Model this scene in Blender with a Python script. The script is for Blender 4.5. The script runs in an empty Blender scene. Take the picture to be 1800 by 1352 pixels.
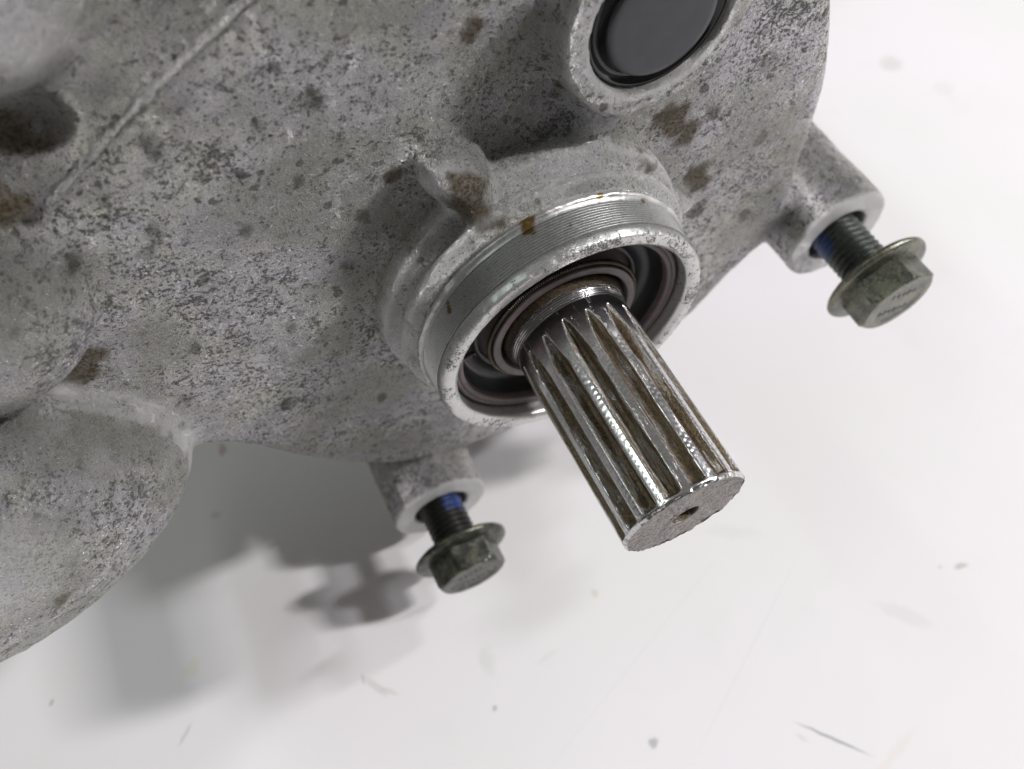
import bpy, bmesh, math
import numpy as np
from mathutils import Matrix, Vector

S = bpy.context.scene
COL = S.collection
RAD = math.radians

# ------------------------------------------------------------------ camera, world, lamps, exposure
# Part space: z runs along the splined shaft out of the gearbox, the end of the shaft is z = 0, y is up.
# World space: Z is up, the tabletop is Z = 0.   one unit = about 7.5 mm
LIFT = 9.6
def W(p):                                   # part space -> world
    return Vector((p[0], -p[2], p[1] + LIFT))
ROOT_ROT = (math.pi / 2, 0, 0)

cam = bpy.data.cameras.new('camera')
camo = bpy.data.objects.new('camera', cam); COL.objects.link(camo)
right = Vector((0.8992832, -0.0002158, 0.4373668))
up = Vector((0.3768507, 0.5079103, -0.7746036))
back = Vector((-0.2219759, 0.8614099, 0.4568365))
def wd(v): return Vector((v.x, -v.z, v.y))
r_, u_, b_ = wd(right).normalized(), wd(up).normalized(), wd(back).normalized()
m = Matrix((r_, u_, b_)).transposed().to_4x4()
m.translation = W((-4.12212, 10.97269, 2.75954))
camo.matrix_world = m
cam.sensor_width = 36.0
cam.lens = 36.0 * 1419.72 / 1800.0
cam.clip_start = 0.1; cam.clip_end = 3000
cam.dof.use_dof = True
cam.dof.focus_distance = 11.7
cam.dof.aperture_fstop = 0.20
S.camera = camo

w = bpy.data.worlds.new('World'); S.world = w; w.use_nodes = True
wn = w.node_tree.nodes; wl = w.node_tree.links
bg = wn['Background']
tc = wn.new('ShaderNodeTexCoord'); sx = wn.new('ShaderNodeSeparateXYZ')
wl.new(tc.outputs['Generated'], sx.inputs[0])
rp = wn.new('ShaderNodeValToRGB'); wl.new(sx.outputs['Z'], rp.inputs[0])
rp.color_ramp.elements[0].position = 0.0; rp.color_ramp.elements[0].color = (0.34, 0.315, 0.285, 1)
rp.color_ramp.elements[1].position = 1.0; rp.color_ramp.elements[1].color = (1.52, 1.46, 1.36, 1)
wl.new(rp.outputs[0], bg.inputs[0])
bg.inputs[1].default_value = 0.14

CEIL = 160.0
KC = CEIL / 95.0
def tube(name, direction, length, width, power, col):
    """a ceiling fluorescent: faces straight down, its long side along world X"""
    l = bpy.data.lights.new(name, 'AREA'); l.energy = power * KC * KC; l.color = col
    l.shape = 'RECTANGLE'; l.size = length * KC; l.size_y = width * KC
    o = bpy.data.objects.new(name, l); COL.objects.link(o)
    o.location = W((direction[0] * CEIL, direction[1] * CEIL - 4, direction[2] * CEIL - 3))
    return o
tube('ceiling_tube_right', (1.06, 1.0, 0.42), 18, 6, 212000, (1.0, 0.975, 0.965))
tube('ceiling_tube_far', (1.14, 1.0, -0.13), 18, 7, 60000, (0.95, 0.94, 1.0))
tube('ceiling_tube_middle', (0.74, 1.0, 0.30), 12, 7, 50000, (0.98, 0.97, 1.0))
tube('ceiling_tube_left', (-0.77, 1.0, -0.22), 7, 74, 27000, (0.88, 1.0, 0.93))

S.view_settings.view_transform = 'Standard'
S.view_settings.look = 'None'
S.view_settings.exposure = 0.0
S.view_settings.gamma = 1.0

# ------------------------------------------------------------------ numpy noise
def _h(i, j, k, s):
    n = (i.astype(np.int64) * 374761393 + j.astype(np.int64) * 668265263 + k.astype(np.int64) * 2147483647 + s * 974634777) & 0xFFFFFFFF
    n = ((n ^ (n >> 13)) * 1274126177) & 0xFFFFFFFF
    n = n ^ (n >> 16)
    return (n & 0xFFFFFF).astype(np.float32) / 0xFFFFFF
def vnoise(P, scale, seed=0):
    P = P * scale + 37.3
    I = np.floor(P); F = (P - I); F = F * F * (3 - 2 * F); I = I.astype(np.int64)
    r = 0
    for dx in (0, 1):
        for dy in (0, 1):
            for dz in (0, 1):
                wt = (F[:, 0] if dx else 1 - F[:, 0]) * (F[:, 1] if dy else 1 - F[:, 1]) * (F[:, 2] if dz else 1 - F[:, 2])
                r = r + wt * _h(I[:, 0] + dx, I[:, 1] + dy, I[:, 2] + dz, seed)
    return r
def fbm(P, scale, octv=3, seed=0):
    a, t, r = 1.0, 0.0, 0
    for o in range(octv):
        r = r + a * vnoise(P, scale * 2 ** o, seed + o); t += a; a *= 0.5
    return r / t
def sstep(a, b, x):
    t = np.clip((x - a) / (b - a), 0, 1); return t * t * (3 - 2 * t)

# ------------------------------------------------------------------ object helpers
def link(name, me, mat=None, parent=None):
    o = bpy.data.objects.new(name, me); COL.objects.link(o)
    if mat: me.materials.append(mat)
    if parent: o.parent = parent
    return o
def np_mesh(name, V, F, smooth=True):
    me = bpy.data.meshes.new(name)
    V = np.asarray(V, np.float32); F = np.asarray(F, np.int32)
    me.vertices.add(len(V)); me.vertices.foreach_set('co', V.ravel())
    k = F.shape[1]
    me.loops.add(F.size); me.loops.foreach_set('vertex_index', F.ravel())
    me.polygons.add(len(F)); me.polygons.foreach_set('loop_start', np.arange(0, F.size, k, dtype=np.int32))
    me.update(calc_edges=True)
    me.polygons.foreach_set('use_smooth', np.full(len(F), smooth, dtype=bool))
    me.update()
    return me
def set_mask(me, arr):
    at = me.color_attributes.new('mask', 'FLOAT_COLOR', 'POINT')
    at.data.foreach_set('color', np.asarray(arr, np.float32).ravel())
def lathe(rows, n, closed=False, phase=0.0):
    """rows: list of (r, z) -> V, F; first/last row with r=0 closes itself"""
    rows = np.asarray(rows, float)
    th = np.arange(n) * 2 * np.pi / n + phase
    V = np.stack([rows[:, 0][:, None] * np.cos(th), rows[:, 0][:, None] * np.sin(th), np.repeat(rows[:, 1][:, None], n, 1)], -1)
    m_ = len(rows)
    i = np.arange(m_ - (0 if closed else 1)); j = np.arange(n)
    a = (i[:, None] * n + j).ravel(); b = (i[:, None] * n + (j + 1) % n).ravel()
    i2 = (i + 1) % m_
    c = (i2[:, None] * n + (j + 1) % n).ravel(); d = (i2[:, None] * n + j).ravel()
    return V.reshape(-1, 3), np.stack([a, b, c, d], 1)
def densify(prof, step):
    out = [prof[0]]
    for (r0, z0), (r1, z1) in zip(prof[:-1], prof[1:]):
        k = max(1, int(math.hypot(r1 - r0, z1 - z0) / step))
        for q in range(1, k + 1):
            out.append((r0 + (r1 - r0) * q / k, z0 + (z1 - z0) * q / k))
    return out

# ------------------------------------------------------------------ material helpers
class NT:
    def __init__(s, name):
        s.m = bpy.data.materials.new(name); s.m.use_nodes = True
        s.n = s.m.node_tree.nodes; s.l = s.m.node_tree.links
        s.b = s.n['Principled BSDF']
        s.co = s.n.new('ShaderNodeTexCoord').outputs['Object']
    def lk(s, a, b): s.l.new(a, b); return b
    def noise(s, scale, detail=4, rough=0.6, vec=None, dist=0.0):
        n = s.n.new('ShaderNodeTexNoise'); n.inputs['Scale'].default_value = scale
        n.inputs['Detail'].default_value = detail; n.inputs['Roughness'].default_value = rough
        n.inputs['Distortion'].default_value = dist
        s.l.new(vec or s.co, n.inputs['Vector']); return n.outputs['Fac']
    def voro(s, scale, vec=None, feature='F1', out='Distance'):
        n = s.n.new('ShaderNodeTexVoronoi'); n.inputs['Scale'].default_value = scale; n.feature = feature
        s.l.new(vec or s.co, n.inputs['Vector']); return n.outputs[out]
    def mapr(s, v, a, b, c=0.0, d=1.0, smooth=True):
        n = s.n.new('ShaderNodeMapRange'); n.interpolation_type = 'SMOOTHSTEP' if smooth else 'LINEAR'
        s.l.new(v, n.inputs[0])
        for i, x in enumerate((a, b, c, d)): n.inputs[i + 1].default_value = x
        return n.outputs[0]
    def math(s, op, a, b=None, clamp=False):
        n = s.n.new('ShaderNodeMath'); n.operation = op; n.use_clamp = clamp
        for i, x in enumerate((a, b)):
            if x is None: continue
            if isinstance(x, (int, float)): n.inputs[i].default_value = x
            else: s.l.new(x, n.inputs[i])
        return n.outputs[0]
    def mix(s, f, a, b):
        n = s.n.new('ShaderNodeMix'); n.data_type = 'RGBA'
        if isinstance(f, (int, float)): n.inputs[0].default_value = f
        else: s.l.new(f, n.inputs[0])
        for i, x in ((6, a), (7, b)):
            if isinstance(x, tuple): n.inputs[i].default_value = (*x, 1)
            else: s.l.new(x, n.inputs[i])
        return n.outputs[2]
    def mixf(s, f, a, b):
        n = s.n.new('ShaderNodeMix'); n.data_type = 'FLOAT'
        s.l.new(f, n.inputs[0])
        for i, x in ((2, a), (3, b)):
            if isinstance(x, (int, float)): n.inputs[i].default_value = x
            else: s.l.new(x, n.inputs[i])
        return n.outputs[0]
    def attr(s):
        n = s.n.new('ShaderNodeAttribute'); n.attribute_name = 'mask'
        q = s.n.new('ShaderNodeSeparateColor'); s.l.new(n.outputs['Color'], q.inputs[0])
        return q.outputs[0], q.outputs[1], q.outputs[2], n.outputs['Alpha']
    def bump(s, h, strength=0.5, dist=0.02, nrm=None):
        n = s.n.new('ShaderNodeBump'); n.inputs['Strength'].default_value = strength; n.inputs['Distance'].default_value = dist
        s.l.new(h, n.inputs['Height'])
        if nrm: s.l.new(nrm, n.inputs['Normal'])
        return n.outputs[0]
    def set(s, **k):
        for key, v in k.items():
            i = s.b.inputs[key.replace('_', ' ')]
            if isinstance(v, (int, float)): i.default_value = v
            elif isinstance(v, tuple): i.default_value = (*v, 1)
            else: s.l.new(v, i)
        return s.m

# cast aluminium; mask = (dark round stains, brown oil, machined plus painted highlights, clean plus painted lit tops)
def cast_material():
    t = NT('cast_aluminium')
    spot, brown, pol, clean_lit = t.attr()
    big = t.noise(0.7, 5, 0.6)
    mid = t.noise(5.5, 6, 0.70, dist=0.4)
    fine = t.noise(19, 5, 0.75, dist=0.12)
    vfine = t.noise(60, 4, 0.7)
    orange = t.noise(3.4, 3, 0.55)
    wn = t.n.new('ShaderNodeTexNoise'); wn.inputs['Scale'].default_value = 7; wn.inputs['Detail'].default_value = 4; t.l.new(t.co, wn.inputs['Vector'])
    wv = t.n.new('ShaderNodeVectorMath'); wv.operation = 'MULTIPLY_ADD'; t.l.new(wn.outputs['Color'], wv.inputs[0]); wv.inputs[1].default_value = (.16, .16, .16); t.l.new(t.co, wv.inputs[2])
    def pits(scale, rmin, rmax, keep, soft):
        v = t.n.new('ShaderNodeTexVoronoi'); v.inputs['Scale'].default_value = scale; t.l.new(wv.outputs[0], v.inputs['Vector'])
        q = t.n.new('ShaderNodeSeparateColor'); t.l.new(v.outputs['Color'], q.inputs[0])
        rad = t.mapr(q.outputs[1], 0, 1, rmin, rmax, False)
        inside = t.mapr(t.math('SUBTRACT', rad, v.outputs['Distance']), 0.0, soft)
        return t.math('MULTIPLY', inside, t.math('GREATER_THAN', q.outputs[0], 1 - keep))
    col = t.mix(t.mapr(big, .38, .62), (0.37, 0.366, 0.362), (0.66, 0.655, 0.655))
    col = t.mix(t.mapr(vfine, .40, .66), col, t.mix(0.5, col, (0.66, 0.66, 0.64)))
    tn = t.noise(.75, 4, .6)
    olive = t.n.new('ShaderNodeMix'); olive.data_type = 'RGBA'; olive.blend_type = 'MULTIPLY'; olive.inputs[0].default_value = 1.0
    t.l.new(col, olive.inputs[6]); t.l.new(t.mix(t.mapr(tn, .40, .60), (0.95, 0.95, 0.885), (1.03, 1.01, 1.06)), olive.inputs[7]); col = olive.outputs[2]
    dark = (0.042, 0.040, 0.032)
    thr = t.math('ADD', t.math('MULTIPLY', mid, 0.35), t.math('MULTIPLY', fine, 0.65))
    dens = t.math('MULTIPLY', t.math('SUBTRACT', t.noise(.7, 3, .5), .5), .20)
    thr = t.math('ADD', thr, dens)
    sp = t.mapr(thr, .520, .562)
    sp = t.math('MULTIPLY', sp, t.mapr(clean_lit, 0.0, 1.0, 1.0, 0.6))
    col = t.mix(t.math('MULTIPLY', sp, 0.84), col, dark)
    pt = t.math('MAXIMUM', t.math('MULTIPLY', pits(9.5, .10, .42, .45, .10), .75), t.math('MULTIPLY', pits(4.2, .08, .36, .40, .07), .75))
    pt = t.math('MAXIMUM', pt, t.math('MULTIPLY', pits(1.9, .10, .24, .30, .05), .72))
    pt = t.math('MULTIPLY', pt, t.mapr(t.noise(.5, 2, .5), .38, .55, .35, 1.0))
    col = t.mix(pt, col, (0.070, 0.068, 0.058))
    lt = t.mapr(t.noise(26, 4, 0.75, dist=0.1), .56, .62)
    col = t.mix(t.math('MULTIPLY', lt, .55), col, (0.60, 0.60, 0.585))
    cm = t.math('MULTIPLY', clean_lit, t.mapr(fine, .44, .56))
    col = t.mix(t.math('MULTIPLY', cm, .62), col, (0.78, 0.78, 0.77))
    geo = t.n.new('ShaderNodeNewGeometry')
    wear_glint = t.math('MULTIPLY', t.mapr(geo.outputs['Pointiness'], .512, .545), t.mapr(fine, .40, .55, .35, 1.0))  # convex edges brightened: wear together with highlights put into the colour
    col = t.mix(t.math('MULTIPLY', wear_glint, .6), col, (0.74, 0.74, 0.73))
    col = t.mix(t.math('MULTIPLY', spot, 0.75), col, (0.085, 0.083, 0.07))
    bmod = t.math('MULTIPLY', brown, t.mapr(fine, .3, .62, 0.55, 1.0))
    col = t.mix(bmod, col, (0.085, 0.058, 0.024))
    pdark = t.mapr(t.noise(30, 4, 0.7), .60, .68)
    pcol = t.mix(pdark, (0.76, 0.755, 0.75), (0.12, 0.115, 0.10))
    col = t.mix(pol, col, pcol)
    rough = t.mixf(pol, t.mapr(fine, .3, .7, .22, .42), 0.30)
    rough = t.mixf(t.math('MAXIMUM', sp, pt), rough, 0.75)
    t.b.inputs['Specular IOR Level'].default_value = .3
    h = t.math('ADD', t.math('MULTIPLY', fine, 1.0), t.math('MULTIPLY', vfine, 0.6))
    h = t.math('SUBTRACT', h, t.math('MULTIPLY', sp, 0.25))
    h = t.math('ADD', h, t.math('MULTIPLY', mid, 0.8))
    h = t.math('ADD', h, t.math('MULTIPLY', orange, 1.1))
    h = t.math('SUBTRACT', h, t.math('MULTIPLY', pt, 0.25))
    return t.set(Base_Color=col, Metallic=t.mixf(t.math('MAXIMUM', sp, t.math('MAXIMUM', pt, brown)), 0.82, 0.10), Roughness=rough, Normal=t.bump(h, 1.0, 0.07))

def collar_material():
    t = NT('turned_aluminium')
    r, br, pol, cl = t.attr()          # r: dark pitted, br: brown, pol: bright bare edge
    n1 = t.noise(11, 5, 0.7, dist=0.5); n2 = t.noise(34, 4, 0.7)
    col = t.mix(t.mapr(n2, .35, .65), (0.33, 0.34, 0.33), (0.50, 0.50, 0.50))
    col = t.mix(pol, col, (0.85, 0.84, 0.82))
    pit = t.mapr(t.math('ADD', t.math('MULTIPLY', n1, .45), t.math('ADD', t.math('MULTIPLY', n2, .55), t.math('MULTIPLY', r, t.mapr(t.noise(1.4, 3, .6), .42, .60, .0, .10)))), .575, .615)
    col = t.mix(t.math('MULTIPLY', pit, .85), col, (0.07, 0.07, 0.062))
    col = t.mix(br, col, (0.15, 0.10, 0.035))
    h = t.math('SUBTRACT', t.math('MULTIPLY', n2, .5), t.math('MULTIPLY', pit, .5))
    return t.set(Base_Color=col, Metallic=0.8, Roughness=t.mixf(pit, 0.33, 0.6), Normal=t.bump(h, 0.30, 0.02))

def shaft_material():
    t = NT('worn_steel')
    r, br, pol, cl = t.attr()          # r: rust in grooves, br: end face grey, pol: bright
    mp = t.n.new('ShaderNodeMapping'); mp.inputs['Scale'].default_value = (1, 1, .14); t.l.new(t.co, mp.inputs[0])
    n1 = t.noise(9, 6, 0.72, vec=mp.outputs[0], dist=0.5); n2 = t.noise(30, 5, 0.75); n3 = t.noise(75, 3, .7)
    base = t.mix(t.mapr(n2, .3, .7), (0.52, 0.515, 0.525), (0.74, 0.73, 0.74))
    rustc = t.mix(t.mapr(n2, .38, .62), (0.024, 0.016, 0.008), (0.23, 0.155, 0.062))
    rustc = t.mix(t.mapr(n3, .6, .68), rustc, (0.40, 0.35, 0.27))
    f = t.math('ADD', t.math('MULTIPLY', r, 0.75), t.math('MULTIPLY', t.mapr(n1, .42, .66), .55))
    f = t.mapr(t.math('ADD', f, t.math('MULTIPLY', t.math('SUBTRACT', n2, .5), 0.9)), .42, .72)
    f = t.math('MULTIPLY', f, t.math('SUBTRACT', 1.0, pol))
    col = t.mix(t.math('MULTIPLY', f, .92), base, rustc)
    endc = t.mix(t.mapr(n2, .35, .62), (0.20, 0.18, 0.165), (0.42, 0.395, 0.38))
    endc = t.mix(t.mapr(t.noise(50, 4, .7), .60, .66), endc, (0.04, 0.03, 0.02))
    col = t.mix(br, col, endc)
    col = t.mix(t.math('MULTIPLY', cl, t.mapr(n2, .35, .6, .96, .72)), col, (0.020, 0.015, 0.010))
    metal = t.mixf(f, 1.0, 0.78); metal = t.mixf(br, metal, 0.5)
    rough = t.mixf(f, 0.20, 0.48); rough = t.mixf(br, rough, .55)
    h = t.math('ADD', t.math('MULTIPLY', n2, .6), t.math('MULTIPLY', n1, .4))
    bs = t.math('MULTIPLY', h, t.math('ADD', 0.05, t.math('ADD', f, br)))
    return t.set(Base_Color=col, Metallic=metal, Roughness=rough, Normal=t.bump(bs, 0.6, 0.025))

def simple(name, col, metallic, rough, bump_scale=30, bstr=.2, bdist=.01, col2=None, spec=None, coat=0.0, cscale=8):
    t = NT(name)
    n = t.noise(cscale, 5, .65); c = t.mix(t.mapr(n, .35, .65), col, col2 or tuple(x * 1.25 for x in col))
    k = dict(Base_Color=c, Metallic=metallic, Roughness=t.mapr(t.noise(bump_scale, 3, .6), .3, .7, rough * .85, rough * 1.15),
             Normal=t.bump(t.noise(bump_scale, 4, .65), bstr, bdist))
    mm = t.set(**k)
    if coat: t.b.inputs['Coat Weight'].default_value = coat; t.b.inputs['Coat Roughness'].default_value = .06
    return mm

M_CAST = cast_material(); M_COLLAR = collar_material(); M_SHAFT = shaft_material()
M_SEALRING = simple('brown_rubber', (0.095, 0.068, 0.070), 0, .5, 30, .2, .01)
M_LIP = simple('grey_rubber_lip', (0.13, 0.105, 0.105), 0, .5, 60, .15, .01)
M_SEAL = simple('black_rubber', (0.007, 0.006, 0.006), 0, .38, 25, .12, .01)
M_SPRING = simple('spring_steel', (0.17, 0.155, 0.12), 1.0, .35, 40, .1, .005)
M_PLUG = simple('black_plastic', (0.028, 0.028, 0.033), 0, .34, 90, .06, .004, cscale=3)
M_PLUGRIM = simple('glossy_black_rubber', (0.006, 0.006, 0.007), 0, .16, 40, .06, .005)

def bolt_material(dirt_shade):
    t = NT('green_zinc_steel')
    n1 = t.noise(3.2, 5, .6); n2 = t.noise(22, 5, .7)
    c = t.mix(t.mapr(n1, .40, .60), (0.105, 0.112, 0.095), (0.20, 0.20, 0.150))
    c = t.mix(t.mapr(n2, .5, .7), c, (0.36, 0.36, 0.32))
    if dirt_shade:
        c = t.mix(t.mapr(t.noise(4, 4, .6), .35, .62, .30, .80), c, (0.030, 0.032, 0.028))  # casing's shade over the left bolt, put into its colour
    return t.set(Base_Color=c, Metallic=.85, Roughness=t.mapr(n2, .3, .7, .24, .42), Normal=t.bump(n2, .3, .015))
M_BOLT = bolt_material(False); M_BOLT_SHADE = bolt_material(True)
def thread_material(name, ang, zc, dark):
    t = NT(name)
    g = t.n.new('ShaderNodeNewGeometry')
    q = t.n.new('ShaderNodeSeparateXYZ'); t.l.new(t.co, q.inputs[0])
    d = t.math('ADD', t.math('MULTIPLY', q.outputs[0], math.cos(ang)), t.math('MULTIPLY', q.outputs[1], math.sin(ang)))
    patch = t.math('MULTIPLY', t.mapr(d, .27, .40), t.math('MULTIPLY', t.mapr(q.outputs[2], zc - .65, zc - .45), t.mapr(q.outputs[2], zc + .30, zc + .15)))
    patch = t.math('MULTIPLY', patch, t.mapr(t.noise(9, 4, .65), .40, .48))
    n2 = t.noise(25, 4, .7)
    c = t.mix(t.mapr(n2, .4, .65), dark, tuple(x * 2.2 for x in dark))
    c = t.mix(patch, c, t.mix(t.mapr(n2, .4, .62), (0.006, 0.018, 0.08), (0.012, 0.055, 0.24)))
    return t.set(Base_Color=c, Metallic=t.mixf(patch, .8, 0.0), Roughness=.42, Normal=t.bump(n2, .3, .01))

# ------------------------------------------------------------------ tabletop
def table_material():
    t = NT('white_worktop')
    big = t.noise(.10, 4, .5); n2 = t.noise(.55, 5, .6)
    c = t.mix(t.mapr(big, .35, .65), (0.775, 0.765, 0.765), (0.805, 0.785, 0.81))
    c = t.mix(t.math('MULTIPLY', t.mapr(n2, .55, .8), .25), c, (0.70, 0.69, 0.68))
    # fine dust specks
    v = t.voro(1.1); sp = t.mapr(v, .020, .035, 1, 0)
    sp = t.math('MULTIPLY', sp, t.mapr(t.noise(.8, 2, .5), .5, .6))
    c = t.mix(t.math('MULTIPLY', sp, .55), c, (0.35, 0.33, 0.31))
    wob = t.n.new('ShaderNodeTexNoise'); wob.inputs['Scale'].default_value = 3.0; wob.inputs['Detail'].default_value = 4
    t.l.new(t.co, wob.inputs['Vector'])
    sub = t.n.new('ShaderNodeVectorMath'); sub.operation = 'SUBTRACT'; t.l.new(wob.outputs['Color'], sub.inputs[0]); sub.inputs[1].default_value = (.5, .5, .5)
    marks = [  # x, y, angle, half length, half width, colour, strength
        (3.72, -3.82, -50, .95, .045, (0.22, 0.24, 0.23), .85), (-0.10, -2.08, 10, .13, .11, (0.25, 0.28, 0.26), .75),
        (9.30, -1.93, -12, .22, .09, (0.42, 0.38, 0.34), .8), (8.8, -1.7, 0, .08, .06, (0.5, 0.48, 0.44), .6),
        (20.6, 14.7, 20, .55, .5, (0.52, 0.52, 0.50), .55), (21.5, 12.7, 20, .5, .4, (0.6, 0.6, 0.57), .3),
        (-5.50, 1.95, -60, .42, .10, (0.50, 0.52, 0.47), .55), (-5.25, 1.72, -42, .28, .07, (0.55, 0.54, 0.48), .55), (-5.72, 2.25, 80, .17, .03, (0.35, 0.36, 0.33), .6),
        (-2.83, 1.35, 75, .45, .22, (0.60, 0.61, 0.58), .45), (7.16, -2.30, -50, .85, .22, (0.62, 0.61, 0.60), .40),
        (4.50, 1.45, -30, .9, .22, (0.66, 0.65, 0.65), .40), (0.36, 1.63, 60, .11, .10, (0.55, 0.50, 0.38), .55),
        (-7.12, 9.82, 80, .26, .13, (0.33, 0.14, 0.10), .6), (-6.65, 6.5, 10, .2, .1, (0.5, 0.4, 0.38), .4),
        (-7.79, 7.97, -20, .17, .12, (0.42, 0.42, 0.38), .5), (-9.94, 2.91, 40, .30, .05, (0.40, 0.41, 0.38), .6),
        (-12.64, 5.02, 60, .09, .05, (0.25, 0.22, 0.2), .7), (-3.12, 0.25, 0, .08, .07, (0.30, 0.31, 0.28), .7),
        (4.7, -4.75, 15, 1.1, .16, (0.70, 0.62, 0.45), .25), (-9.4, 4.35, 25, .3, .22, (0.66, 0.66, 0.42), .35),
        (3.3, -1.2, 30, 3.6, .02, (0.55, 0.56, 0.54), .30), (0.6, -0.2, 22, 5.2, .02, (0.6, 0.6, 0.58), .25),
        (-1.48, .77, 5, .4, .08, (0.62, 0.62, 0.58), .3), (3.1, -3.5, -60, .2, .06, (0.5, 0.5, 0.48), .4)]
    for (x, y, a, L, B, mc, st) in marks:
        mp = t.n.new('ShaderNodeMapping'); mp.vector_type = 'TEXTURE'
        mp.inputs['Location'].default_value = (x, y, 0); mp.inputs['Rotation'].default_value = (0, 0, RAD(a)); mp.inputs['Scale'].default_value = (L, B, 1)
        ad = t.n.new('ShaderNodeVectorMath'); ad.operation = 'MULTIPLY_ADD'
        t.l.new(sub.outputs[0], ad.inputs[0]); ad.inputs[1].default_value = (min(.35, B * 2.0),) * 2 + (0,); t.l.new(t.co, ad.inputs[2])
        t.l.new(ad.outputs[0], mp.inputs[0])
        ln = t.n.new('ShaderNodeVectorMath'); ln.operation = 'LENGTH'; t.l.new(mp.outputs[0], ln.inputs[0])
        f = t.mapr(ln.outputs['Value'], .45, 1.15, st * .75, 0.0)
        c = t.mix(f, c, mc)
    t.b.inputs['Specular IOR Level'].default_value = .25
    return t.set(Base_Color=c, Roughness=.68, Normal=t.bump(n2, .12, .05))
me = bpy.data.meshes.new('tabletop')
me.from_pydata([(-160, -120, 0), (160, -120, 0), (160, 160, 0), (-160, 160, 0), (-160, -120, -3), (160, -120, -3), (160, 160, -3), (-160, 160, -3)], [],
               [(0, 1, 2, 3), (7, 6, 5, 4), (0, 4, 5, 1), (1, 5, 6, 2), (2, 6, 7, 3), (3, 7, 4, 0)])
tab = link('tabletop', me, table_material()); tab['kind'] = 'structure'
tab['label'] = 'white scuffed tabletop under the grey gearbox'

# ------------------------------------------------------------------ gearbox root
gear = bpy.data.objects.new('gearbox', None); COL.objects.link(gear)
gear.location = (0, 0, LIFT); gear.rotation_euler = ROOT_ROT
gear['label'] = 'stained grey cast gearbox casing with threaded collar and brown-grooved splined shaft'
gear['category'] = 'gearbox'

# ------------------------------------------------------------------ casting: distance field -> surface nets
H = 0.062
X0, X1, Y0, Y1, Z0, Z1 = -12.6, 9.0, -10.0, 9.6, -8.6, -1.6
gx = np.arange(X0, X1, H, dtype=np.float32); gy = np.arange(Y0, Y1, H, dtype=np.float32); gz = np.arange(Z0, Z1, H, dtype=np.float32)

def catmull(P, k=5):
    P = np.asarray(P, float); n = len(P); out = []
    for i in range(n):
        a, b, c, d = P[(i - 1) % n], P[i], P[(i + 1) % n], P[(i + 2) % n]
        for s in range(k):
            t = s / k
            out.append(.5 * (2 * b + (c - a) * t + (2 * a - 5 * b + 4 * c - d) * t * t + (3 * b - a - 3 * c + d) * t ** 3))
    return np.array(out)
def poly_sdf(poly, X, Y):
    d = np.full(X.shape, 1e9, np.float32); s = np.ones(X.shape, np.float32)
    n = len(poly)
    for i in range(n):
        ax, ay = poly[i]; bx, by = poly[(i + 1) % n]
        ex, ey = bx - ax, by - ay; wx, wy = X - ax, Y - ay
        t = np.clip((wx * ex + wy * ey) / (ex * ex + ey * ey + 1e-12), 0, 1)
        d = np.minimum(d, (wx - ex * t) ** 2 + (wy - ey * t) ** 2)
        c1 = Y >= ay; c2 = Y < by; c3 = ex * wy > ey * wx
        fl = (c1 & c2 & c3) | (~c1 & ~c2 & ~c3)
        s = np.where(fl, -s, s)
    return (s * np.sqrt(d)).astype(np.float32)
disc_pts = [(3.9, 5.7), (4.99, 4.27), (5.39, 3.27), (5.59, 2.81), (5.84, 2.07), (6.0, 1.41), (6.08, .72), (6.12, 0.01), (6.17, -.6), (6.25, -1.3), (6.3, -2.1), (6.15, -2.7),
            (5.7, -3.0), (5.21, -3.58), (4.27, -4.72), (2.08, -5.86), (-.21, -6.42), (-.96, -6.36), (-1.7, -6.26), (-2.54, -6.01), (-3.32, -5.52),
            (-4.02, -4.89), (-4.63, -4.19), (-5.17, -3.4), (-5.64, -2.64), (-6.1, -2.1), (-7.0, -1.6), (-7.9, -.3), (-8.2, 1.5), (-7.3, 3.2), (-6.03, 4.15), (-5.38, 4.58),
            (-4.73, 5.02), (-3.93, 5.53), (-3.22, 5.92), (-2.4, 6.3), (0, 7.0), (2.2, 6.8)]
side_pts = [(-6.2, -1.6), (-9, -2.2), (-12.2, -2.4), (-12.3, 3), (-12.3, 9.2), (-8, 9.3), (-2, 9.2), (0.5, 8.0), (1.5, 5.0), (-2, 2)]
XX, YY = np.meshgrid(gx, gy, indexing='ij')
D1 = poly_sdf(catmull(disc_pts, 4), XX, YY)
D2 = poly_sdf(catmull(side_pts, 3), XX, YY)

def smin(a, b, k):
    h = np.clip(k - np.abs(a - b), 0, None) / k
    return np.minimum(a, b) - h * h * k * .25
def smax(a, b, k): return -smin(-a, -b, k)
def slabz(d2, z, ztop, zbot, r):
    hz = (ztop - zbot) / 2; zc = (ztop + zbot) / 2
    a = d2[..., None] + r; b = np.abs(z - zc) - hz + r
    return np.minimum(np.maximum(a, b), 0) + np.sqrt(np.maximum(a, 0) ** 2 + np.maximum(b, 0) ** 2) - r
def cyl(x, y, z, cx, cy, rad, ztop, zbot, r):
    return slabz(np.sqrt((x - cx) ** 2 + (y - cy) ** 2) - rad, z, ztop, zbot, r)
def ell(x, y, z, c, s, a=0.0):
    ca, sa = math.cos(a), math.sin(a)
    px = (x - c[0])[..., None]; py = (y - c[1])[..., None]; pz = z - c[2]
    qx = (ca * px + sa * py) / s[0]; qy = (-sa * px + ca * py) / s[1]; qz = pz / s[2]
    k = np.sqrt(qx * qx + qy * qy + qz * qz)
    return (k - 1) * min(s) * (0.6 + .4 * 1)
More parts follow.
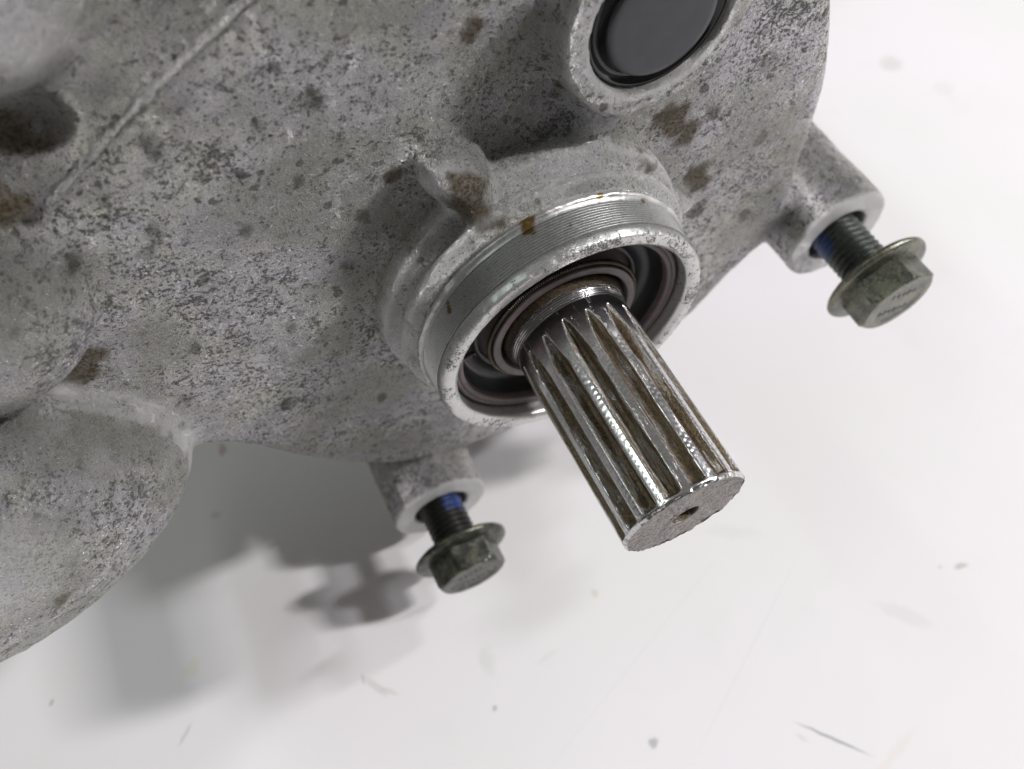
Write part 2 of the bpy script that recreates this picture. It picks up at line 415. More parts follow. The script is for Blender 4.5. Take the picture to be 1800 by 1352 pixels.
def capsule(x, y, z, a, b, r0, r1):
    a = np.array(a); b = np.array(b); e = b - a
    px = (x - a[0])[..., None]; py = (y - a[1])[..., None]; pz = z - a[2]
    t = np.clip((px * e[0] + py * e[1] + pz * e[2]) / (e @ e), 0, 1)
    return np.sqrt((px - e[0] * t) ** 2 + (py - e[1] * t) ** 2 + (pz - e[2] * t) ** 2) - (r0 + (r1 - r0) * t)

BR = (7.08, -2.19, -4.5); BL = (-2.47, -7.13, -4.5)   # lugs for the two bolts
PLUG = (1.60, 4.53, -4.60)
LOBE = ((-11.51, -0.15, -5.68), (5.37, 3.34, 3.11), -0.28)
def field(i0, i1):
    x = XX[i0:i1]; y = YY[i0:i1]; z = gz[None, None, :]
    d = slabz(D1[i0:i1], z, -5.2, -8.3, .5)
    d = smin(d, slabz(D2[i0:i1], z, -5.52, -8.3, .35), .10)
    # hollow beyond the parting ridge, bulge in the far corner
    d = smax(d, -ell(x, y, z, (-6.15, 4.72, -5.38), (.78, .62, .55), .5), .2)
    d = smin(d, ell(x, y, z, (-5.7, 6.55, -5.8), (1.2, 1.15, .95), .3), .25)
    # parting ridge
    d = smin(d, capsule(x, y, z, (-6.05, 4.13, -5.30), (-4.6, 5.1, -5.27), .05, .06), .10)
    d = smin(d, capsule(x, y, z, (-4.6, 5.1, -5.27), (-2.8, 6.12, -5.25), .06, .075), .10)
    d = smin(d, capsule(x, y, z, (-2.8, 6.12, -5.25), (-.8, 6.9, -5.25), .075, .08), .10)
    # bosses at the lower left
    d = smin(d, ell(x, y, z, (-7.60, 2.75, -5.15), (1.45, 1.10, 1.0), .25), .18)
    d = smin(d, ell(x, y, z, *LOBE), .07)
    d = smin(d, capsule(x, y, z, (-8.2, 2.1, -4.95), (-6.75, .25, -4.98), .13, .11), .08)
    d = smin(d, capsule(x, y, z, (-6.75, .25, -4.98), (-6.58, -.6, -5.15), .11, .06), .08)
    # filler boss and the web between
    d = smin(d, cyl(x, y, z, PLUG[0], PLUG[1], 1.43, -4.60, -6.5, .12), .45)
    d = smin(d, capsule(x, y, z, (1.15, 3.4, -5.1), (.95, 2.6, -5.0), .30, .25), .45)
    # step round the collar
    d = smin(d, cyl(x, y, z, 0, 0, 2.76, -4.74, -6.0, .12), .14)
    d = smin(d, cyl(x, y, z, 0, 0, 2.45, -4.31, -6.0, .05), .10)
    d = smin(d, cyl(x, y, z, 0, 0, 2.62, -4.29, -4.48, .08), .06)
    d = smin(d, cyl(x, y, z, 0, 0, 2.47, -4.19, -6.0, .04), .04)
    # lump and small pips cast on the step
    d = smin(d, ell(x, y, z, (-1.38, 2.98, -5.0), (.44, .38, .54), -.5), .24)
    d = smin(d, ell(x, y, z, (-1.12, 2.72, -4.98), (.36, .38, .50), .5), .24)
    d = smin(d, capsule(x, y, z, (-1.28, 2.8, -4.9), (-1.10, 2.35, -4.62), .32, .20), .26)
    d = smin(d, ell(x, y, z, (2.82, .42, -4.95), (.20, .34, .26), 1.2), .25)
    # lugs for the bolts
    for B in (BR, BL):
        d = smin(d, cyl(x, y, z, B[0], B[1], 1.17, B[2], -8.2, .05), .16)
    for B in (BR, BL):
        d = smax(d, -cyl(x, y, z, B[0], B[1], .66, 0, -7.6, .03), .05)
    d = smax(d, -cyl(x, y, z, 0, 0, 2.15, 0, -6.2, .03), .03)
    d = smax(d, -cyl(x, y, z, PLUG[0], PLUG[1], 1.06, 0, -5.9, .03), .06)
    return d
NX, NY, NZ = len(gx), len(gy), len(gz)
FLD = np.empty((NX, NY, NZ), np.float32)
for i0 in range(0, NX, 32):
    FLD[i0:i0 + 32] = field(i0, min(NX, i0 + 32))
FLD[0] = FLD[-1] = 1; FLD[:, 0] = FLD[:, -1] = 1; FLD[:, :, 0] = FLD[:, :, -1] = 1

def surface_nets(A, org, h):
    ins = A < 0
    cs = None
    for dx in (0, 1):
        for dy in (0, 1):
            for dz in (0, 1):
                q = ins[dx:ins.shape[0] - 1 + dx, dy:ins.shape[1] - 1 + dy, dz:ins.shape[2] - 1 + dz]
                cs = q.astype(np.uint8) if cs is None else cs + q
    act = (cs > 0) & (cs < 8)
    I = np.argwhere(act)
    idx = np.full(act.shape, -1, np.int32); idx[act] = np.arange(len(I), dtype=np.int32)
    acc = np.zeros((len(I), 3), np.float32); cnt = np.zeros(len(I), np.float32)
    cor = [(a, b, c) for a in (0, 1) for b in (0, 1) for c in (0, 1)]
    vals = {c: A[I[:, 0] + c[0], I[:, 1] + c[1], I[:, 2] + c[2]] for c in cor}
    for c in cor:
        for ax in range(3):
            if c[ax]: continue
            c2 = list(c); c2[ax] = 1; c2 = tuple(c2)
            a, b = vals[c], vals[c2]; cr = (a < 0) != (b < 0)
            t = np.where(cr, a / np.where(cr, a - b, 1), 0)
            p = np.tile(np.array(c, np.float32), (len(I), 1)); p[:, ax] = t
            acc += p * cr[:, None]; cnt += cr
    V = (I + acc / cnt[:, None]) * h + np.array(org)
    Fs = []
    for ax in range(3):
        sl1 = [slice(None)] * 3; sl2 = [slice(None)] * 3
        sl1[ax] = slice(0, -1); sl2[ax] = slice(1, None)
        a = ins[tuple(sl1)]; b = ins[tuple(sl2)]
        E = np.argwhere(a != b)
        u, v = [(1, 2), (2, 0), (0, 1)][ax]
        ok = (E[:, u] > 0) & (E[:, v] > 0) & (E[:, u] < A.shape[u] - 1) & (E[:, v] < A.shape[v] - 1)
        E = E[ok]; sgn = a[E[:, 0], E[:, 1], E[:, 2]]
        def at(du, dv):
            Q = E.copy(); Q[:, u] -= du; Q[:, v] -= dv
            return idx[Q[:, 0], Q[:, 1], Q[:, 2]]
        q = np.stack([at(1, 1), at(0, 1), at(0, 0), at(1, 0)], 1)
        q[~sgn] = q[~sgn][:, ::-1]
        Fs.append(q)
    return V, np.concatenate(Fs)
V, F = surface_nets(FLD, (gx[0], gy[0], gz[0]), H)
del FLD
me = np_mesh('casing', V, F)
N = np.empty(len(V) * 3, np.float32); me.vertex_normals.foreach_get('vector', N); N = N.reshape(-1, 3)
# casting unevenness
rc = np.hypot(V[:, 0], V[:, 1])
face = ((np.hypot(V[:, 0] - BR[0], V[:, 1] - BR[1]) < 1.18) | (np.hypot(V[:, 0] - BL[0], V[:, 1] - BL[1]) < 1.18)) & (V[:, 2] > BR[2] - .045)
bore = np.hypot(V[:, 0] - PLUG[0], V[:, 1] - PLUG[1])
plug_edge = (bore < 1.14) & (V[:, 2] > -4.9)
amp = np.where(face | plug_edge, 0, 1.0) * (1 - .6 * ((rc < 2.75) & (V[:, 2] > -4.9)))
disp = (fbm(V, 1.1, 2, 3) - .5) * .05 + (fbm(V, 6.5, 3, 9) - .5) * .028
lumpm = np.exp(-((V[:, 0] + 1.25) ** 2 + (V[:, 1] - 2.8) ** 2) / .5)
disp += (fbm(V, 3.2, 2, 77) - .5) * .07 * lumpm
crat = vnoise(V, 3.1, 21); disp -= sstep(.72, .85, crat) * .02
V = V + N * (disp * amp)[:, None]
me.vertices.foreach_set('co', V.astype(np.float32).ravel()); me.update()
# stains
P2 = V.copy()
wob = np.stack([fbm(V, 3.2, 2, 31), fbm(V, 3.2, 2, 41), fbm(V, 3.2, 2, 51)], 1) - .5
spots = np.zeros(len(V)); brown = np.zeros(len(V))
for (sx_, sy_, r) in [(-4.76, 4.51, .20), (-5.23, 3.28, .17), (-5.36, 3.02, .17), (-2.87, 4.5, .20), (-3.53, 4.44, .10), (-6.17, 3.31, .18), (-4.17, 2.83, .14), (-3.2, 5.05, .10), (-5.99, -.21, .16),
                     (-2.57, 2.36, .16), (-2.07, 2.91, .15), (-6.84, 1.98, .16), (-5.98, 1.56, .08), (-4.4, 3.9, .10), (-3.9, 3.3, .08), (-4.9, 2.2, .12), (-5.5, .9, .14),
                     (-3.3, 3.4, .11), (-5.5, 4.0, .1), (-3.0, 1.5, .14), (-4.1, .6, .16), (-4.6, -1.5, .2), (-3.0, -2.5, .2), (2.55, 2.2, .16), (3.4, 1.9, .22), (4.2, 2.6, .25), (4.6, .9, .2), (3.6, -.4, .3), (4.9, -1.2, .2)]:
    q = np.sqrt(((V[:, 0] + wob[:, 0] * .25 - sx_)) ** 2 + ((V[:, 1] + wob[:, 1] * .25 - sy_) * .8) ** 2 + ((V[:, 2] + 5.2) * .5) ** 2)
    spots = np.maximum(spots, (1 - sstep(r * .58, r * .74, q)) * (.55 + .45 * sstep(.35, .6, fbm(V, 7, 2, 61))))
spots = np.maximum(spots, sstep(.64, .80, fbm(V, 1.3, 4, 71)) * .6)
for (cx, cy, cz, r) in [(-1.28, 2.80, -4.45, .44), (-1.45, 3.15, -4.5, .16), (-1.15, 2.42, -4.45, .34), (-6.95, 1.35, -5.1, .34), (-7.25, 1.25, -5.1, .26), (-6.65, 1.45, -5.2, .22), (2.55, 2.15, -5.1, .45), (2.95, 1.75, -5.2, .35), (1.75, 2.0, -4.8, .26), (1.9, 1.85, -4.75, .2),
                        (5.15, 3.1, -5.3, .20), (-.83, 4.71, -5.2, .22), (.3, 3.66, -5.1, .22), (-2.1, 2.96, -5.2, .14), (-6.1, 4.65, -5.7, .40), (-6.5, 5.1, -5.6, .25), (-6.5, 4.15, -5.5, .42), (-7.6, 3.1, -4.5, .28), (-8.0, 2.5, -4.5, .4), (-8.4, 1.9, -4.6, .5),
                        (3.2, .6, -5.1, .26), (3.5, .4, -5.2, .35), (.9, 3.0, -5.0, .15), (-.3, 2.35, -4.3, .14), (-8.2, -.4, -2.8, .3), (-8.6, -.9, -2.9, .25)]:
    q = np.sqrt((V[:, 0] + wob[:, 0] * .5 - cx) ** 2 + (V[:, 1] + wob[:, 1] * .5 - cy) ** 2 + (V[:, 2] + wob[:, 2] * .5 - cz) ** 2)
    brown = np.maximum(brown, 1 - sstep(r * .6, r * 1.0, q))
polish_glint = np.where(face, .95, 0.0) + (1 - sstep(1.12, 1.20, bore)) * (V[:, 2] > -4.75) * .85
cr_a = np.array([-7.9, 1.75]); cr_b = np.array([-6.4, -1.2]); ce = cr_b - cr_a
tt_ = np.clip(((V[:, :2] - cr_a) @ ce) / (ce @ ce), 0, 1)
cd = np.linalg.norm(V[:, :2] - cr_a - tt_[:, None] * ce, axis=1)
la = LOBE[2]; qx = (math.cos(la) * (V[:, 0] - LOBE[0][0]) + math.sin(la) * (V[:, 1] - LOBE[0][1])) / LOBE[1][0]
qy = (-math.sin(la) * (V[:, 0] - LOBE[0][0]) + math.cos(la) * (V[:, 1] - LOBE[0][1])) / LOBE[1][1]
ev = (np.sqrt(qx ** 2 + qy ** 2 + ((V[:, 2] - LOBE[0][2]) / LOBE[1][2]) ** 2) - 1) * 3.2
crease = np.exp(-(ev / .10) ** 2) * (V[:, 2] > -5.4) * (V[:, 2] < -4.85) * (V[:, 1] > -1.9)
c3 = np.exp(-((rc - 2.72) ** 2 + (V[:, 2] + 4.79) ** 2) / .075 ** 2); c2 = np.exp(-((rc - 2.60) ** 2 + (V[:, 2] + 4.36) ** 2) / .07 ** 2)
polish_glint = polish_glint + (c3 * .9 + c2 * .95) * sstep(.28, .6, fbm(V, 5.0, 3, 97)) * (V[:, 1] > -1.2)  # highlights on the collar-step crests, painted in as bright worn metal
polish_glint = polish_glint + crease * .8 * sstep(.25, .5, fbm(V, 4.0, 2, 98))
polish_glint = polish_glint + (1 - sstep(.02, .16, cd + wob[:, 0] * .4)) * .30 * sstep(.35, .6, fbm(V, 3.0, 2, 99))
clean_lit = sstep(-5.08, -4.95, V[:, 2]) * (rc < 2.95) * .9
for (cx, cy, cz, r) in [(-1.38, 3.1, -4.6, .40), (-7.9, 3.0, -4.7, .8), (-8.3, 2.2, -4.9, .5), (-7.4, 1.2, -4.9, .35), (-6.8, .4, -5.0, .3), (-5.6, 6.4, -4.9, .9), (1.2, 2.9, -5.0, .4), (2.82, .42, -4.75, .25), (-8.7, .2, -3.2, .8)]:  # lump, bulge and lobe tops lightened: their lit look put into colour
    q = np.sqrt((V[:, 0] + wob[:, 0] * .5 - cx) ** 2 + (V[:, 1] + wob[:, 1] * .5 - cy) ** 2 + ((V[:, 2] + wob[:, 2] * .5 - cz)) ** 2)
    clean_lit = np.maximum(clean_lit, 1 - sstep(r * .5, r * 1.3, q))
set_mask(me, np.stack([spots, brown, np.clip(polish_glint, 0, 1), np.clip(clean_lit, 0, 1)], 1))
link('casing', me, M_CAST, gear)

# ------------------------------------------------------------------ unseen rear mass added to block light from behind, and its foot
def prism(name, poly, z0, z1, mat, parent):
    n_ = len(poly)
    zsr = np.linspace(z0, z1, 14)
    Vp = np.concatenate([np.column_stack([poly, np.full(n_, q)]) for q in zsr])
    i_ = np.arange(len(zsr) - 1)[:, None]; j_ = np.arange(n_)[None]
    Fp = np.stack([(i_ * n_ + j_).ravel(), (i_ * n_ + (j_ + 1) % n_).ravel(), ((i_ + 1) * n_ + (j_ + 1) % n_).ravel(), ((i_ + 1) * n_ + j_).ravel()], 1)
    me_ = bpy.data.meshes.new(name)
    faces = [tuple(int(q) for q in f) for f in Fp] + [tuple(range(n_))[::-1], tuple(range((len(zsr) - 1) * n_, len(zsr) * n_))]
    me_.from_pydata([tuple(map(float, q)) for q in Vp], [], faces)
    return link(name, me_, mat, parent)
dp = catmull(disc_pts, 4); cen_ = dp.mean(0)
prism('added_rear_housing', cen_ + (dp - cen_) * .93, -17.0, -8.1, M_CAST, gear)
foot = np.array([(-1.2, -9.6), (2.6, -9.6), (2.4, -9.0), (1.9, -8.2), (1.8, -5.2), (-.6, -5.2), (-.7, -8.2), (-1.1, -9.0)])
prism('mounting_foot', foot, -16.2, -12.0, M_CAST, gear)

# ------------------------------------------------------------------ threaded collar
prof = [(2.30, -5.9), (2.38, -4.45), (2.39, -4.26), (2.39, -4.20), (2.39, -4.155), (2.445, -4.13), (2.455, -4.115), (2.455, -4.08), (2.44, -4.06), (2.375, -4.03)]
k = 11 * 10
for i in range(k + 1):
    z = -4.01 + (0.50) * i / k
    prof.append((2.365 + .022 * math.cos(2 * math.pi * i / 10) - .008 * i / k, z))
prof += [(2.355, -3.44), (2.352, -3.38), (2.33, -3.34), (2.30, -3.325), (2.17, -3.32), (2.15, -3.33), (2.13, -3.35), (2.10, -3.37), (2.08, -3.41), (2.075, -3.9), (2.07, -4.4), (1.95, -5.2)]
prof = densify(prof, .05)
V, F = lathe(prof, 512)
rr = np.hypot(V[:, 0], V[:, 1]); th = np.arctan2(V[:, 1], V[:, 0])
wear_glint = fbm(V, 6, 3, 5) - .5
dr = wear_glint * .006 + (fbm(V, 20, 2, 6) - .5) * .004
edge = np.exp(-((V[:, 2] + 3.34) / .05) ** 2) * (rr > 2.2)
dr -= edge * np.clip(fbm(V, 9, 3, 15) - .45, 0, 1) * .10
ridge = np.exp(-((V[:, 2] + 4.09) / .05) ** 2)
dr += ridge * (fbm(V, 14, 2, 17) - .5) * .04
V[:, 0] *= 1 + dr / rr; V[:, 1] *= 1 + dr / rr
V[:, 2] += (fbm(V, 10, 2, 25) - .5) * .012 * (rr > 2.1)
me = np_mesh('threaded_collar', V, F)
facem = sstep(-3.40, -3.34, V[:, 2]) * sstep(2.10, 2.15, rr)
pit = sstep(-3.50, -3.36, V[:, 2]) * (rr > 2.1) * 1.0 + .25 * (fbm(V, 1.5, 2, 33) > .55)
wob = np.stack([fbm(V, 5, 2, 31), fbm(V, 5, 2, 41), fbm(V, 5, 2, 51)], 1) - .5
brn = np.zeros(len(V))
for (cx, cy, cz, r) in [(-.50, 2.33, -4.15, .14), (-.58, 2.3, -4.0, .10), (.55, 2.36, -4.12, .09), (-1.9, 1.4, -3.9, .08), (1.3, 2.0, -4.15, .10), (-.1, 2.35, -3.8, .06)]:
    q = np.linalg.norm(V + wob * .3 - np.array([cx, cy, cz]), axis=1); brn = np.maximum(brn, 1 - sstep(r * .7, r * 1.15, q))
pol = ridge * sstep(.40, .55, fbm(V, 2.0, 2, 61)) * (rr > 2.42)
pol = np.maximum(pol, facem * .55)
pol = np.maximum(pol, ((rr < 2.14) & (V[:, 2] > -3.6)) * .5)
set_mask(me, np.stack([np.clip(pit, 0, 1), brn, np.clip(pol, 0, 1), pol * 0], 1))
link('threaded_collar', me, M_COLLAR, gear)

# ------------------------------------------------------------------ oil seal
seal = bpy.data.objects.new('oil_seal', None); COL.objects.link(seal); seal.parent = gear
def lat(name, prof, n, mat, parent, step=None, smooth=True, closed=False):
    V, F = lathe(densify(prof, step) if step else prof, n, closed)
    return link(name, np_mesh(name, V, F, smooth), mat, parent)
lat('seal_rim', [(2.07, -4.2), (2.065, -3.66), (2.03, -3.615), (1.985, -3.61), (1.975, -3.63), (1.97, -3.622), (1.95, -3.612), (1.90, -3.61), (1.875, -3.64), (1.87, -3.70), (1.86, -4.2)], 256, M_SEALRING, seal)
lat('seal_web', [(1.88, -3.72), (1.85, -3.82), (1.80, -4.02), (1.72, -4.10), (1.6, -4.10), (1.52, -4.06), (1.46, -3.98), (1.44, -4.3)], 256, M_SEAL, seal)
lat('seal_lip', [(1.45, -4.15), (1.30, -4.02), (1.275, -3.90), (1.28, -3.80), (1.31, -3.735), (1.31, -3.71), (1.29, -3.70), (1.185, -3.70), (1.17, -3.715), (1.155, -3.85), (1.14, -4.2)], 256, M_LIP, seal)
# garter spring: one closed helix
nc, sub_, ks = 230, 9, 5
tt = np.arange(nc * sub_) / (nc * sub_) * 2 * np.pi
RR, rs_, rw = 1.345, .034, .011
cen = np.stack([(RR + rs_ * np.cos(nc * tt)) * np.cos(tt), (RR + rs_ * np.cos(nc * tt)) * np.sin(tt), -3.79 + rs_ * np.sin(nc * tt)], 1)
tan = np.roll(cen, -1, 0) - np.roll(cen, 1, 0); tan /= np.linalg.norm(tan, axis=1)[:, None]
ref = np.stack([np.cos(nc * tt) * np.cos(tt), np.cos(nc * tt) * np.sin(tt), np.sin(nc * tt)], 1)
bi = np.cross(tan, ref); bi /= np.linalg.norm(bi, axis=1)[:, None]; ref = np.cross(bi, tan)
ang = np.arange(ks) * 2 * np.pi / ks
V = (cen[:, None] + rw * (np.cos(ang)[None, :, None] * ref[:, None] + np.sin(ang)[None, :, None] * bi[:, None])).reshape(-1, 3)
i = np.arange(len(cen))[:, None]; j = np.arange(ks)[None]
F = np.stack([(i * ks + j).ravel(), (i * ks + (j + 1) % ks).ravel(), (((i + 1) % len(cen)) * ks + (j + 1) % ks).ravel(), (((i + 1) % len(cen)) * ks + j).ravel()], 1)
link('garter_spring', np_mesh('garter_spring', V, F), M_SPRING, seal)
# moulded ribs across the web, at two places
def box_bm(bm, sx_, sy_, sz_, mat4):
    r = bmesh.ops.create_cube(bm, size=1.0, matrix=mat4 @ Matrix.Diagonal((sx_, sy_, sz_, 1)))
    return r['verts']
bm = bmesh.new()
box_bm(bm, .40, .014, .05, Matrix.Identity(4))
for q in range(5):
    mm = Matrix.Translation((-.15 + q * .075, .035, .012))
    vs = box_bm(bm, .035, .07, .035, mm)
    for v in vs:
        if v.co.y > .04: v.co.x = v.co.x * .2 + (-.15 + q * .075) * .8
rib = bpy.data.meshes.new('seal_rib'); bm.to_mesh(rib); bm.free(); rib.materials.append(M_LIP)
for a in (-167, 46.5):
    o = bpy.data.objects.new('seal_rib', rib); COL.objects.link(o); o.parent = seal
    o.matrix_local = Matrix.Rotation(RAD(a), 4, 'Z') @ Matrix.Translation((1.62, 0, -4.075))

# ------------------------------------------------------------------ splined shaft
n = 16 * 27
th = np.arange(n) * 2 * np.pi / n
zs = [0.0 - .0]
zz = np.concatenate([np.linspace(-4.6, -3.8, 10), np.linspace(-3.79, -3.30, 60), np.linspace(-3.29, -.06, 330), np.linspace(-.055, 0, 8)])
TH, ZZ = np.meshgrid(th, zz)
a = ((np.degrees(TH) - 87.3) / 22.5 + .5) % 1.0; a = np.abs(a - .5) * 22.5
dz = ZZ + 3.25
# slightly uneven run-outs of the grooves
gi = np.round((np.degrees(TH) - 87.3) / 22.5).astype(int) % 16
jit = (np.sin(gi * 12.9898) * 43758.5453) % 1.0
Dz = np.clip(dz + (jit - .5) * .03, 0, .62) / .62
hw = 7.4 * np.sqrt(Dz) * 1.0
kk = .155 / 5.2
depth = np.clip(kk * (hw - a), 0, .155)
depth = depth * (1 - sstep(-.13, -.07, ZZ))
tops = sstep(7.4, 8.1, a)
Rm = 1.0 - depth
# shoulder, fine turned rings near the seal
base_r = np.ones_like(ZZ)
base_r = np.where(ZZ < -3.46, 1.0 + .04 * (1 - sstep(-3.58, -3.46, ZZ)), base_r)
base_r = np.where(ZZ < -3.60, 1.04 + .06 * (1 - sstep(-3.76, -3.60, ZZ)), base_r)
rings = np.where((ZZ < -3.44) & (ZZ > -3.60), .004 * np.sin(ZZ * 2 * np.pi / .034), 0)
Rm = Rm * base_r + rings
# machining ticks along the lands
tick = .0014 * (.6 + .4 * np.sin(ZZ * 7.1 + gi * 3)) * np.sin(ZZ * 2 * np.pi / .098 + gi * 1.7 + 1.6 * np.sin(ZZ * 3 + gi) + .9 * np.sin(ZZ * 11.3 + gi * 2)) * sstep(7.0, 7.6, a) * sstep(-2.9, -2.4, ZZ)
Rm = Rm + tick
# chamfer and burrs at the end
Rm = Rm - np.clip(ZZ + .045, 0, None) * .8 * (depth < .02)
P = np.stack([Rm * np.cos(TH), Rm * np.sin(TH), ZZ], -1)
Pf = P.reshape(-1, 3)
dn = (fbm(Pf, 9, 3, 7) - .5)
rust = np.clip(depth / .022, 0, 1)
edgew = sstep(-.22, -.02, ZZ)
Rm2 = Rm + dn.reshape(Rm.shape) * (.008 * rust + .0010 + .014 * edgew + .05 * sstep(-.06, 0, ZZ))
P = np.stack([Rm2 * np.cos(TH), Rm2 * np.sin(TH), ZZ + (dn.reshape(Rm.shape)) * .05 * sstep(-.03, 0, ZZ)], -1)
Vs = P.reshape(-1, 3); nz = len(zz)
i = np.arange(nz - 1)[:, None]; j = np.arange(n)[None]
Fs = np.stack([(i * n + j).ravel(), (i * n + (j + 1) % n).ravel(), ((i + 1) * n + (j + 1) % n).ravel(), ((i + 1) * n + j).ravel()], 1)
me = np_mesh('splined_shaft', Vs, Fs)
dirt_shade = (1 - sstep(-3.64, -3.58, ZZ)) * .9 + .45 * sstep(-.5, 0., ZZ) * sstep(.45, .6, fbm(Vs, 4, 2, 44).reshape(ZZ.shape))
side = .28 * sstep(-.1, -.9, np.cos(TH - RAD(60)))          # browner along the left flank
band = (1 - sstep(-3.63, -3.59, ZZ)) * .50 + (1 - sstep(-3.50, -3.38, ZZ)) * .32 + .18 * (1 - sstep(-3.3, -3.1, ZZ)) * (1 - rust)  # rusty band by the lip; dark reflection painted onto the smooth steel
rustm = np.clip(rust * (.62 + .25 * fbm(Vs, 2.0, 2, 14).reshape(ZZ.shape)) + dirt_shade + side, 0, 1)
bright = ((ZZ > -3.46) & (ZZ < -3.2)) * .6 * (1 - rust) + tops * .6 * sstep(-3.2, -2.0, ZZ)
set_mask(me, np.stack([rustm, rustm * 0, np.clip(bright, 0, 1), band], -1).reshape(-1, 4))
shaft = link('splined_shaft', me, M_SHAFT, gear)
# end face: rows from rim inwards, then the centre hole
rim = P[-1]
rows = [rim]
for f in (.985, .95, .9, .84, .78, .72, .66, .6, .54, .48, .42, .36, .31, .27):
    q = rim.copy(); q[:, :2] *= f; q[:, 2] = q[:, 2] * max(0, (f - .8) / .2); rows.append(q)
uv = np.stack([np.cos(th), np.sin(th)], 1)
for (r, z) in ((.235, .0), (.222, -.015), (.215, -.05), (.21, -.5), (.001, -.62)):
    rows.append(np.concatenate([uv * r, np.full((n, 1), z)], 1))
Ve = np.concatenate(rows)
re = np.hypot(Ve[:, 0], Ve[:, 1])
Q = Ve.copy(); Q[:, 0] *= .6
dent = (fbm(Q, 7, 3, 91) - .5) * .035 + np.minimum(0, .42 - fbm(Q, 16, 2, 95)) * .10
Ve[:, 2] += np.where((re > .26) & (re < .985), dent, 0)
nr = len(rows)
i = np.arange(nr - 1)[:, None]
Fe = np.stack([(i * n + j).ravel(), (i * n + (j + 1) % n).ravel(), ((i + 1) * n + (j + 1) % n).ravel(), ((i + 1) * n + j).ravel()], 1)
me = np_mesh('end_face', Ve, Fe)
mk = np.zeros((len(Ve), 4)); mk[:, 1] = 1; mk[re < .225] = (.8, 0, 0, .5)
set_mask(me, mk)
link('end_face', me, M_SHAFT, shaft)

# ------------------------------------------------------------------ black plug in its bore
plug = bpy.data.objects.new('rubber_plug', None); COL.objects.link(plug); plug.parent = gear
plug.location = (PLUG[0], PLUG[1], 0)
lat('plug_rim', [(1.07, -5.8), (1.065, -5.0), (1.058, -4.76), (1.03, -4.72), (.99, -4.73), (.94, -4.80), (.90, -4.82), (.86, -4.80), (.82, -4.70), (.81, -4.66)], 128, M_PLUGRIM, plug)
lat('plug_cap', [(.82, -4.9), (.812, -4.66), (.80, -4.625), (.78, -4.61), (.70, -4.605), (.4, -4.603), (.001, -4.603)], 128, M_PLUG, plug)

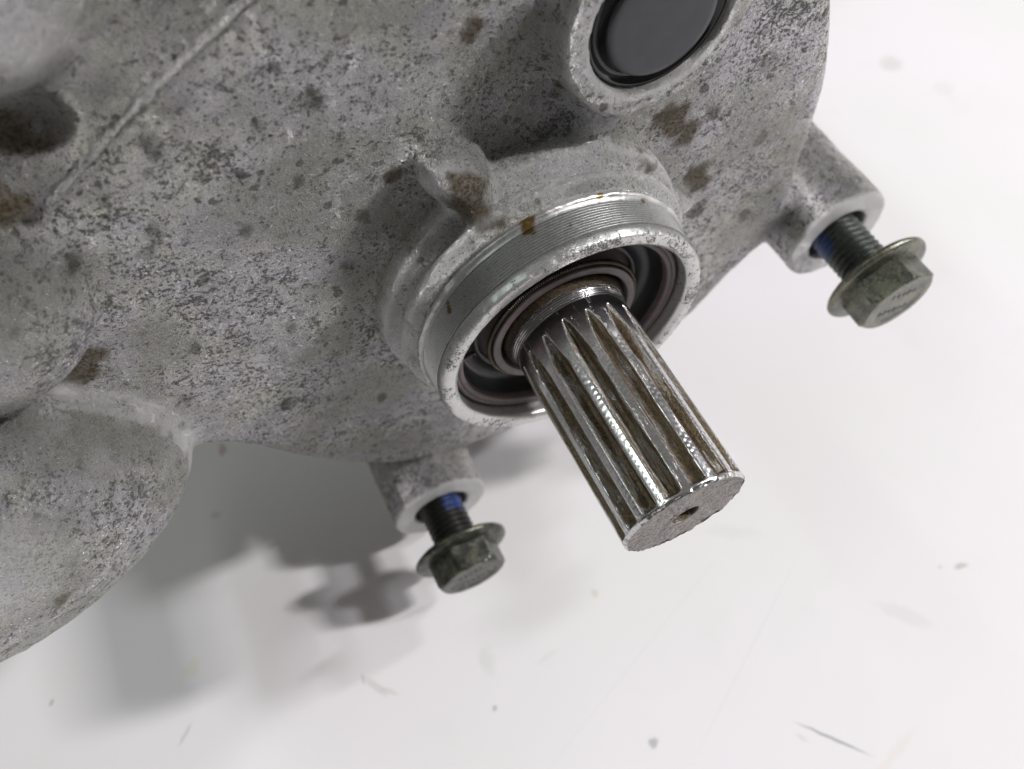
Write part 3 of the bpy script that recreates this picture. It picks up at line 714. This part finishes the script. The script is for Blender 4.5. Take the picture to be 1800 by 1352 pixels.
# ------------------------------------------------------------------ bolts
def make_bolt(center, zfl, phase, tmat, hmat, label, dirt_shade, tilt=(0, 0)):
    root = bpy.data.objects.new('flange_bolt', None); COL.objects.link(root)
    root.location = W((center[0], center[1], zfl))
    root.rotation_euler = (math.pi / 2 + tilt[0], tilt[1], 0)
    root['label'] = label; root['category'] = 'bolt'; root['group'] = 'flange bolts half screwed into the lugs'
    # flange (z = 0 is its underside)
    V, F = lathe(densify([(.40, 0), (1.02, 0), (1.08, .015), (1.12, .05), (1.125, .10), (1.10, .145), (1.05, .165), (.95, .185), (.80, .21), (.6, .26)], .05), 96)
    V[:, 2] += (fbm(V, 3, 2, 3) - .5) * .02
    link('flange', np_mesh('flange', V, F), hmat, root)
    # hexagon head with the chamfer round its end
    nn = 144; t_ = np.arange(nn) * 2 * np.pi / nn
    ap = .745
    seg = (t_ - phase) % (np.pi / 3) - np.pi / 6
    hexr = ap / np.cos(seg); hexr = np.minimum(hexr, .85)
    rows_ = []
    for z, lim, sc in [(.17, 9, 1), (.22, 9, 1), (.45, 9, 1), (.62, 9, 1), (.70, .850, 1), (.745, .80, 1), (.775, .765, 1), (.785, .745, 1), (.785, .60, 1), (.765, .56, 1), (.76, .5, 1), (.76, .25, 1), (.76, .001, 1)]:
        r = np.minimum(hexr, lim) * sc
        rows_.append(np.stack([r * np.cos(t_), r * np.sin(t_), np.full(nn, z)], 1))
    V = np.concatenate(rows_)
    i_ = np.arange(len(rows_) - 1)[:, None]; j_ = np.arange(nn)[None]
    F = np.stack([(i_ * nn + j_).ravel(), (i_ * nn + (j_ + 1) % nn).ravel(), ((i_ + 1) * nn + (j_ + 1) % nn).ravel(), ((i_ + 1) * nn + j_).ravel()], 1)
    V += (np.stack([fbm(V, 4, 2, 1), fbm(V, 4, 2, 2), fbm(V, 4, 2, 3)], 1) - .5) * .012
    hm = np_mesh('hex_head', V, F)
    hd = link('hex_head', hm, hmat, root)
    md = hd.modifiers.new('es', 'EDGE_SPLIT'); md.split_angle = RAD(22)
    # raised strokes on the end
    for row, (yy, cnt) in enumerate(((.27, 5), (-.25, 6))):
        for q in range(cnt):
            xx = (q - (cnt - 1) / 2) * .13
            so = bpy.data.objects.new('stamped_stroke', STROKE); COL.objects.link(so); so.parent = hd
            so.matrix_local = (Matrix.Rotation(phase + RAD(-38), 4, 'Z') @ Matrix.Translation((xx, yy, .7605)) @ Matrix.Rotation(RAD(-22 + 11 * ((q * 7 + row) % 4)), 4, 'Z')
                               @ Matrix.Diagonal((1 if q % 3 else 1.5, 1 if q % 2 else .7, 1, 1)))
    # threaded shank: a true helix
    nn = 72; pitch = .135; L = 2.3; per = 9
    zr = np.linspace(-L, -.10, int(L / pitch * per)); T_, Z_ = np.meshgrid(np.arange(nn) * 2 * np.pi / nn, zr)
    ph = (Z_ / pitch - T_ / (2 * np.pi)) % 1.0
    tri = np.abs(ph - .5) * 2
    R_ = .445 + .075 * np.clip(tri * 1.25 - .1, 0, 1)
    R_ = R_ * (1 - .12 * sstep(-L + .2, -L, Z_))
    V = np.stack([R_ * np.cos(T_), R_ * np.sin(T_), Z_], -1).reshape(-1, 3)
    top = np.stack([.43 * np.cos(T_[0]), .43 * np.sin(T_[0]), np.full(nn, .02)], 1)
    bot = np.zeros((nn, 3)); bot[:, 2] = -L
    V = np.concatenate([bot, V, top]); i_ = np.arange(len(zr) + 1)[:, None]; j_ = np.arange(nn)[None]
    F = np.stack([(i_ * nn + j_).ravel(), (i_ * nn + (j_ + 1) % nn).ravel(), ((i_ + 1) * nn + (j_ + 1) % nn).ravel(), ((i_ + 1) * nn + j_).ravel()], 1)
    link('threaded_shank', np_mesh('threaded_shank', V, F), tmat, root)
    return root
M_MARK = simple('stamped_steel', (0.022, 0.022, 0.018), .3, .7)
bms = bmesh.new(); box_bm(bms, .028, .15, .010, Matrix.Identity(4))
STROKE = bpy.data.meshes.new('stamped_stroke'); bms.to_mesh(STROKE); bms.free(); STROKE.materials.append(M_MARK)
make_bolt((BR[0], BR[1]), -3.31, RAD(33), thread_material('blued_thread', RAD(195), -1.05, (0.05, 0.055, 0.05)), M_BOLT,
          'greenish flange bolt with coarse visible threads, in the far right lug', False)
make_bolt((BL[0], BL[1]), -3.42, RAD(50), thread_material('dark_thread', RAD(40), -1.0, (0.022, 0.022, 0.020)), M_BOLT_SHADE,
          'dark flange bolt with gold glint, in the lug below the casing', True)
